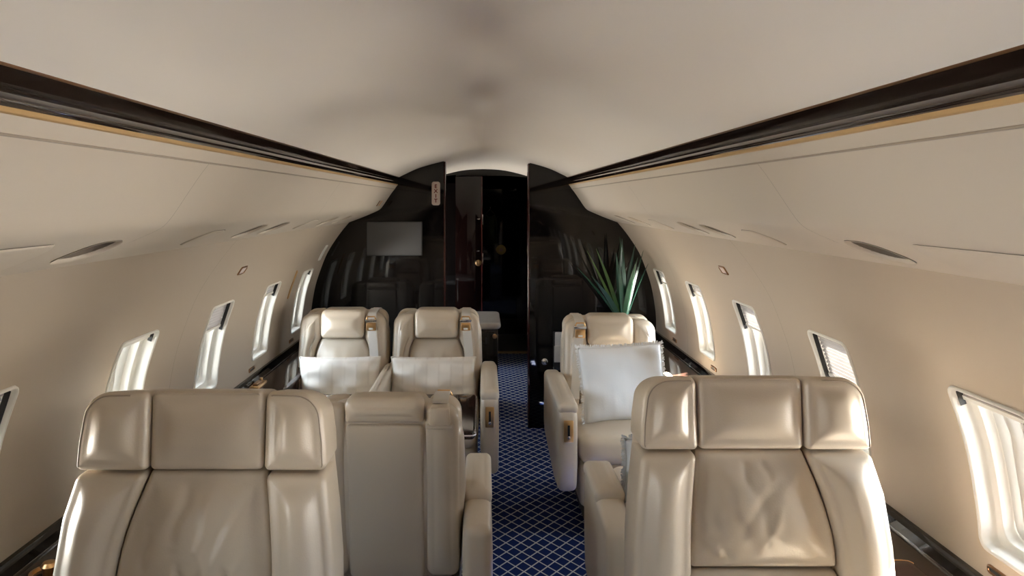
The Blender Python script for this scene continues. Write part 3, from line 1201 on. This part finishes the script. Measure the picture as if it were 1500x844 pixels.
def creases(segs):
    def f(x, z):
        out = np.zeros_like(x)
        for x0, z0, x1, z1, w, a in segs:
            dx, dz = x1 - x0, z1 - z0
            L2 = dx * dx + dz * dz
            t = np.clip(((x - x0) * dx + (z - z0) * dz) / L2, 0, 1)
            wob = .004 * np.sin(t * 9 + x0 * 70)
            dist = np.hypot(x - (x0 + dx * t) - wob, z - (z0 + dz * t))
            out += a * np.exp(-(dist / w) ** 2) * np.sin(PI * np.clip(t, .08, .92))
        out += .0012 * np.sin(x * 60 + 2.2 * np.sin(z * 14 + 1)) * np.sin(z * 17 + x * 11)
        return out
    return f


def wing_seat(loc, side, label, segs):
    """large foreground seat facing the camera. side = +1 when its aisle is to the right in the photo"""
    T = empty('wing_seat', loc)
    tag(T, label, 'seat', 'large winged foreground seats')
    W = recl(.10, .95)
    zt, zs = 1.114, .952
    o = side                       # inner (aisle) side sign
    sh = .010 * o

    def ed(s):                     # outline of the padding, wider on the window side
        return [(.46, .270), (.62, .275), (.75, .272), (.86, .262), (zs, .250)] if s == o else [(.46, .290), (.62, .296), (.75, .292), (.86, .278), (zs, .252)]
    sl = [(-(x - .004), z) for z, x in ed(-1)]
    sr = [(x - .004, z) for z, x in ed(1)]
    A = roundpoly([(-.25, .36), (.25, .36)] + sr + [(.236, zt - .055), (-.236, zt - .055)] + sl[::-1], [.05, .05] + [0] * 5 + [.08, .08] + [0] * 5, .025, 8)
    puff('back_shell', A, .03, .15, .05, 'leather', T, bulge_b=.02, warp=W)
    cx0, cx1 = -.115 + sh, .115 + sh

    def WH(V):                     # the headrest top falls away to the rear
        V = V.copy()
        k = np.clip((V[:, 2] - zs) / (zt - zs), 0, 1)
        V[:, 2] -= .21 * np.clip(V[:, 1] + .025, 0, 1) * k
        return W(V)
    A = roundpoly([(cx0, zs + .003), (cx1, zs + .003), (cx1 + .002, zt), (cx0 - .002, zt)], [.012, .012, .018, .018], .012, 5)
    hr = puff('headrest', A, -.030, .10, .016, 'leather', T, bulge=.014, warp=WH, nd=12)
    add_piping('headrest_seam', inset(A, .006), -.027, hr, .0013, WH, 'leather', sel=lambda a: a[:, 1] > zt - .010)
    for s in (-1, 1):
        xi, xo = s * .1175 + sh, s * .254
        A = roundpoly([(xi, zs + .003), (xo, zs + .003), (xo - s * .003, zs + .06), (s * .238, zt - .004), (xi, zt - .001)], [.012, .014, 0, .085, .018], .012, 10)
        wg = puff('headrest_wing', A, -.036, .105, .018, 'leather', T, bulge=.016, warp=WH, nd=12)
        add_piping('wing_piping', inset(A, .007), -.033, wg, .0014, WH, 'piping', sel=lambda a: (np.abs(a[:, 0]) > .140) & (a[:, 1] > zs + .012))

    # insert: flares towards the window side
    def ix(z, s):
        t = (zs - z) / .25
        return s * (.1165 + ((.068 if s == -o else .018) * math.sin(min(max(t, 0), 1) * PI / 2))) + sh
    zz = [zs - .004 - k * .031 for k in range(9)]
    P = [(ix(z, -1), z) for z in zz] + [(ix(z, 1), z) for z in reversed(zz)]
    rad = [.008] + [0] * 7 + [.008, .008] + [0] * 7 + [.008]
    A = roundpoly(P, rad, .006, 3)
    puff('back_cushion', A, -.008, .10, .010, 'leather_wrinkled', T, bulge=.022, warp=W, nd=34, disp=creases(segs))
    zb = zz[-1]
    A = roundpoly([(ix(zb, -1), zb - .006), (ix(zb, 1), zb - .006), (.17, .46), (-.17, .46)], [.014, .014, .02, .02], .02, 4)
    puff('lumbar_cushion', A, -.020, .10, .020, 'leather', T, bulge=.026, warp=W, nd=8)
    for s in (-1, 1):
        P = [(ix(z, s) + s * .003, z) for z in zz]
        E = [(s * x, z) for z, x in ed(s)]
        E[-1] = (E[-1][0], zs - .004)
        P += [(s * .185, .46)] + E
        rad = [.016] + [0] * 8 + [.02, .03, 0, 0, 0, .022]
        A = roundpoly(P, rad, .012, 6)
        bo = puff('bolster', A, -.030, .10, .015, 'leather', T, bulge=.022, warp=W, nd=12, cen=(s * .232, .78))
        add_piping('bolster_piping', inset(A, .008), -.024, bo, .0014, W, 'piping', sel=lambda a: (np.abs(a[:, 0]) > .232) & (a[:, 1] > .5) & (a[:, 1] < .935))
    A = roundpoly([(-.245, -.54), (.245, -.54), (.25, .06), (-.25, .06)], [.07, .07, .02, .02], .03, 6)
    puff('seat_cushion', A, -.47, -.33, .05, 'leather', T, bulge=.02, axis='xy')
    A = roundpoly([(-.24, -.50), (.24, -.50), (.24, .12), (-.24, .12)], .04, .05, 5)
    puff('seat_skirt', A, -.335, -.14, .02, 'leather', T, axis='xy')
    box('seat_base', -.18, .18, -.40, .08, 0, .15, 'plinth', T, bev=.01)
    for s in (-1, 1):
        arm(T, s * .327, .075, .16, -.52, .60, True)
    return T


wing_seat((-.571, 1.585, 0), 1, 'large cream leather seat filling the lower left foreground',
          [(-.02, .93, -.06, .80, .012, 0.0076), (.03, .94, .00, .78, .012, -0.0057), (.10, .93, -.02, .72, .010, 0.0066), (-.10, .84, -.12, .74, .010, 0.0057),
           (.0, .80, .03, .70, .009, -0.0076), (.05, .78, .06, .69, .009, 0.0076), (-.04, .77, -.03, .69, .008, 0.0076), (.09, .80, .05, .70, .009, -0.0057)])
wing_seat((.598, 1.715, 0), -1, 'large cream leather seat filling the lower right foreground',
          [(-.03, .95, -.015, .87, .009, .004), (.015, .95, .03, .88, .009, .004), (.09, .93, -.06, .76, .012, .0035), (-.09, .90, -.02, .76, .012, .003),
           (-.11, .76, -.06, .70, .008, -.005), (-.10, .73, -.05, .70, .007, .004), (.0, .86, .04, .72, .012, .003), (.06, .85, .0, .72, .01, -.003)])


# ------------------------------------------------------------------ cushions
def pillow(name, loc, rot, w, h, t, mat, label, fringe=False, power=.5):
    T = empty(name, loc)
    T.rotation_euler = rot
    tag(T, label, 'cushion', 'scatter cushions on the seats')
    N = 25
    V, F = [], []
    rnd = random.Random(hash(label) % 1000 if False else len(label))
    ph = [rnd.uniform(0, 6) for _ in range(6)]
    for sgn in (-1, 1):
        for j in range(N):
            for i in range(N):
                u, v = 2 * i / (N - 1) - 1, 2 * j / (N - 1) - 1
                e = (max(0, 1 - abs(u) ** 2.6) * max(0, 1 - abs(v) ** 2.6)) ** power
                px = u * w / 2 * (1 - .05 * (1 - v * v) * abs(u) ** 3)
                pz = v * h / 2 * (1 - .05 * (1 - u * u) * abs(v) ** 3)
                wr = .006 * math.sin(7 * u + ph[0] + 2 * v) * math.sin(5 * v + ph[1]) + .005 * math.sin(13 * u * v + ph[2]) + .004 * abs(v) * math.sin(26 * u + ph[3])
                V.append((px, sgn * (t / 2 * e + wr * e) , pz + h / 2))
    for s in range(2):
        for j in range(N - 1):
            for i in range(N - 1):
                a = s * N * N + j * N + i
                F.append((a, a + 1, a + N + 1, a + N))
    o = mk('cushion_cover', V, F, mat, T)
    bm = bmesh.new()
    bm.from_mesh(o.data)
    bmesh.ops.remove_doubles(bm, verts=bm.verts, dist=.0005)
    bmesh.ops.recalc_face_normals(bm, faces=bm.faces)
    bm.to_mesh(o.data)
    bm.free()
    # edge: piping, or short tasselled fringe
    edge = []
    for u, v, n_ in [(t_, -1, 0) for t_ in np.linspace(-1, 1, 40)] + [(1, t_, 0) for t_ in np.linspace(-1, 1, 40)] + [(t_, 1, 0) for t_ in np.linspace(1, -1, 40)] + [(-1, t_, 0) for t_ in np.linspace(1, -1, 40)]:
        edge.append((u * w / 2 * (1 - .05 * (1 - v * v) * abs(u) ** 3), 0, v * h / 2 * (1 - .05 * (1 - u * u) * abs(v) ** 3) + h / 2))
    tube('cushion_seam', edge, .003, mat, T, 5, closed=True)
    if fringe:
        V, F = [], []
        cz = h / 2
        for k in range(len(edge)):
            for q in range(2):
                a = Vector(edge[k]).lerp(Vector(edge[(k + 1) % len(edge)]), q / 2)
                d = Vector((a.x, 0, a.z - cz))
                m = max(abs(d.x) / (w / 2), abs(d.z) / (h / 2))
                out = Vector((1 if abs(d.x) / (w / 2) > .93 else 0, 0, 0)) * math.copysign(1, d.x) + Vector((0, 0, 1 if abs(d.z) / (h / 2) > .93 else 0)) * math.copysign(1, d.z)
                if out.length < .1:
                    out = d
                out.normalize()
                out = (out + Vector((rnd.uniform(-.3, .3), rnd.uniform(-.5, .5), rnd.uniform(-.3, .3)))).normalized()
                L = rnd.uniform(.010, .017)
                side_ = out.cross(Vector((0, 1, 0))).normalized() * .0022
                b = len(V)
                V += [a - side_, a + side_, a + out * L + side_ * 1.5, a + out * L - side_ * 1.5, a + Vector((0, .003, 0)), a + out * L * .9 + Vector((0, .003, 0))]
                F += [(b, b + 1, b + 2, b + 3), (b, b + 4, b + 5, b + 3), (b + 1, b + 4, b + 5, b + 2)]
        f = mk('fringe', V, F, mat, T, smooth=False)
        f['kind'] = 'stuff'
    return T


pillow('lumbar_cushion', (-.752, 4.02, .470), (-.20, .0, .04), .425, .215, .13, 'linen', 'cream oblong cushion on the far left window seat')
pillow('lumbar_cushion', (-.262, 4.02, .470), (-.20, .0, 0), .445, .215, .13, 'linen', 'cream oblong cushion on the far seat left of the aisle')
pillow('square_cushion', (.675, 3.60, .468), (-.42, -.05, 0), .405, .365, .15, 'cotton', 'square white fringed cushion leaning on the seat right of the aisle', True)
pillow('square_cushion', (.672, 2.60, .488), (.32, 0, 0), .42, .25, .12, 'cotton', 'white fringed cushion mostly hidden behind the large right foreground seat', True)

# ------------------------------------------------------------------ table between the left seats
tb = empty('conference_table', (-.50, 3.10, 0))
tag(tb, 'dark glossy table between the facing left seats', 'table')
A = roundpoly([(-.46, -.26), (.47, -.26), (.47, .30), (-.46, .30)], .02, .05, 4)
puff('table_top', A, -.652, -.620, .010, 'lacquer_wood', tb, axis='xy')
tube('edge_inlay', [(x, y, .636) for x, y in inset(A, -.0005)], .004, 'chrome', tb, 6, closed=True)
box('table_apron', -.40, .40, -.18, .22, .585, .62, 'black', tb, bev=.006)
lathe('pedestal', [(.16, 0), (.16, .015), (.06, .04), (.05, .58), (.10, .59)], 'black', tb, 28, (0, .02, 0))

# ------------------------------------------------------------------ plant on its side cabinet
sc_ = empty('side_cabinet', (.835, 4.80, 0))
tag(sc_, 'low black cabinet behind the right seat carrying the plant', 'cabinet')
box('body', -.115, .115, -.20, .20, .04, .60, 'lacquer', sc_, bev=.006)
box('cabinet_top', -.117, .117, -.205, .205, .60, .62, 'lacquer_wood', sc_, bev=.005)
box('door', -.10, .10, -.212, -.199, .08, .56, 'lacquer', sc_, bev=.004)
box('plinth', -.10, .10, -.18, .18, 0, .04, 'black', sc_)
pl = empty('potted_agave', (.868, 4.80, .62))
tag(pl, 'green spiky agave plant in a pot in front of the black bulkhead', 'plant')
lathe('pot', [(.045, 0), (.062, .02), (.072, .10), (.076, .14), (.070, .145), (.066, .12), (.01, .12)], 'pot', pl, 28)
lathe('soil', [(.066, .118), (.066, .126), (.01, .130)], 'soil', pl, 20)


def leaf(az, tilt, L, w, curl):
    V, F = [], []
    n = 14
    d = Vector((math.cos(az), math.sin(az), 0))
    sd = Vector((-math.sin(az), math.cos(az), 0))
    p = Vector((0, 0, .12)) + d * .012
    ang = tilt
    for i in range(n + 1):
        t = i / n
        wid = w * (0.55 + 1.1 * t * (1 - t) * 1.6) * (1 - t ** 3.0) + .0008
        up_ = (Vector((0, 0, 1)) * math.sin(ang) - 0 * d)
        fw = d * math.cos(ang) + Vector((0, 0, 1)) * math.sin(ang)
        nr = -d * math.sin(ang) + Vector((0, 0, 1)) * math.cos(ang)
        th = .006 * (1 - t * .8)
        V += [p - sd * wid + nr * wid * .45, p + nr * th * .3, p + sd * wid + nr * wid * .45, p - nr * th]
        p = p + fw * (L / n)
        ang -= curl / n
    for i in range(n):
        for k in range(4):
            F.append((i * 4 + k, i * 4 + (k + 1) % 4, i * 4 + 4 + (k + 1) % 4, i * 4 + 4 + k))
    F.append((0, 1, 2, 3))
    F.append((n * 4, n * 4 + 1, n * 4 + 2, n * 4 + 3))
    return sharp(mk('leaf', V, F, 'leaf', pl), 60)


for az, ti, L, w, cu in ((182, 66, .50, .024, .04), (200, 71, .50, .024, .05), (172, 57, .44, .022, .2), (255, 86, .53, .024, -.02), (110, 88, .54, .020, .02),
                         (25, 82, .50, .026, .05), (340, 76, .47, .026, .0), (10, 70, .40, .016, .1), (215, 55, .40, .028, .15), (300, 76, .44, .024, .1), (240, 78, .46, .022, .05)):
    leaf(math.radians(az), math.radians(ti), L, w, cu)


# ------------------------------------------------------------------ small fittings on walls and ledges
def wall_plate(name, side, y, z, hs, hy, label, cat, mat='bronze', face='sign', vertical=False):
    sec = SECW[side]
    s = sec.s_of_z(z)
    T = empty(name, sec.p(s, y))
    off = Vector(T.location)
    a = ring_strip('plate_frame', sec, s, y, [(hs, hy, .008, .001), (hs, hy, .008, -.004), (hs - .004, hy - .004, .006, -.006), (hs - .006, hy - .006, .005, -.003)], mat, None)
    b = ring_strip('plate_face', sec, s, y, [(hs - .005, hy - .005, .005, -.003), (hs * .4, hy * .4, .003, -.0035)], face, None, cap=True)
    for o in (a, b):
        o.data.transform(Matrix.Translation(-off))
        o.parent = T
    tag(T, label, cat)
    return T


wall_plate('cabin_sign', -1, 3.19, H - .285, .020, .040, 'small bronze framed sign plate on the left wall above the windows', 'sign')
wall_plate('cabin_sign', 1, 3.20, H - .285, .020, .040, 'small bronze framed sign plate on the right wall above the windows', 'sign')
wall_plate('switch_panel', -1, 4.90, H - .325, .055, .030, 'tall pale switch plate high on the left wall by the bulkhead', 'switch plate', 'frame', 'frame')
wall_plate('exit_handle_cover', -1, 4.36, H - .47, .085, .012, 'slim upright gold strip between the two farthest left windows', 'handle', 'gold', 'valance')
for side, y, lab in ((-1, 3.80, 'bronze switch under the left window beside the ledge'), (-1, 4.58, 'bronze switch at the far end of the left wall'),
                     (1, 3.82, 'bronze switch under the right window beside the ledge'), (1, 4.60, 'bronze switch at the far end of the right wall'),
                     (1, 1.70, 'dark switch above the right ledge in the foreground')):
    wall_plate('shade_switch', side, y, H - .828, .010, .045, lab, 'switch', 'bronze', 'black')

# small gold label on the valance near the bulkhead
sv = SECV[-1]
for i, y in enumerate((4.78, 4.88)):
    s = sv.s_of_z(H - .012)
    T = empty('placard', sv.p(s, y))
    o = ring_strip('placard_plate', sv, s, y, [(.020, .016, .004, .0005), (.020, .016, .004, -.003), (.015, .011, .003, -.004)], 'bronze' if i == 0 else 'gold', None, cap=True)
    o.data.transform(Matrix.Translation(-Vector(T.location)))
    o.parent = T
    tag(T, ('bronze placard on the left valance, the one nearer the camera', 'gold placard on the left valance, the one nearer the bulkhead')[i], 'placard')


def cup_holder(x, y, label):
    T = empty('cup_holder', (x, y, .606))
    tag(T, label, 'cup holder')
    lathe('cup_ring', [(.042, -.012), (.045, .004), (.044, .012), (.038, .014), (.035, .006), (.034, -.008), (.001, -.008)], 'gold', T, 28)
    lathe('cup_lid_knob', [(.001, -.006), (.016, -.006), (.014, .016), (.020, .026), (.014, .034), (.001, .036)], 'gold', T, 20)
    return T


cup_holder(-1.035, 1.84, 'round gold cup holder on the left ledge in the foreground')


def ledge_box(side, y, label):
    T = empty('ledge_latch', (side * 1.085, y, .612))
    tag(T, label, 'latch')
    box('latch_base', -.022, .022, -.075, .075, -.004, .010, 'gold', T, bev=.003)
    box('latch_lever', -.012, .012, -.055, .03, .009, .020, 'bronze', T, bev=.003)
    lathe('latch_pin', [(.001, .009), (.008, .009), (.008, .026), (.001, .028)], 'gold', T, 12, (0, .05, 0))
    return T


ledge_box(-1, 3.72, 'gold latch hardware on the left ledge below the window')
ledge_box(1, 3.72, 'gold latch hardware on the right ledge below the window')
hd = empty('table_handle', (1.0, 1.80, .606))
tag(hd, 'slim folding table lid with gold edge on the right ledge', 'table lid')
A = roundpoly([(-.035, -.28), (.05, -.28), (.05, .10), (-.035, .10)], .015, .05, 4)
puff('lid', A, -.010, .004, .003, 'red_wood', hd, axis='xy')
tube('gold_edge', [(-.034, .101, .008), (.03, .101, .008), (.045, .096, .008), (.0505, .085, .008)], .003, 'gold', hd)
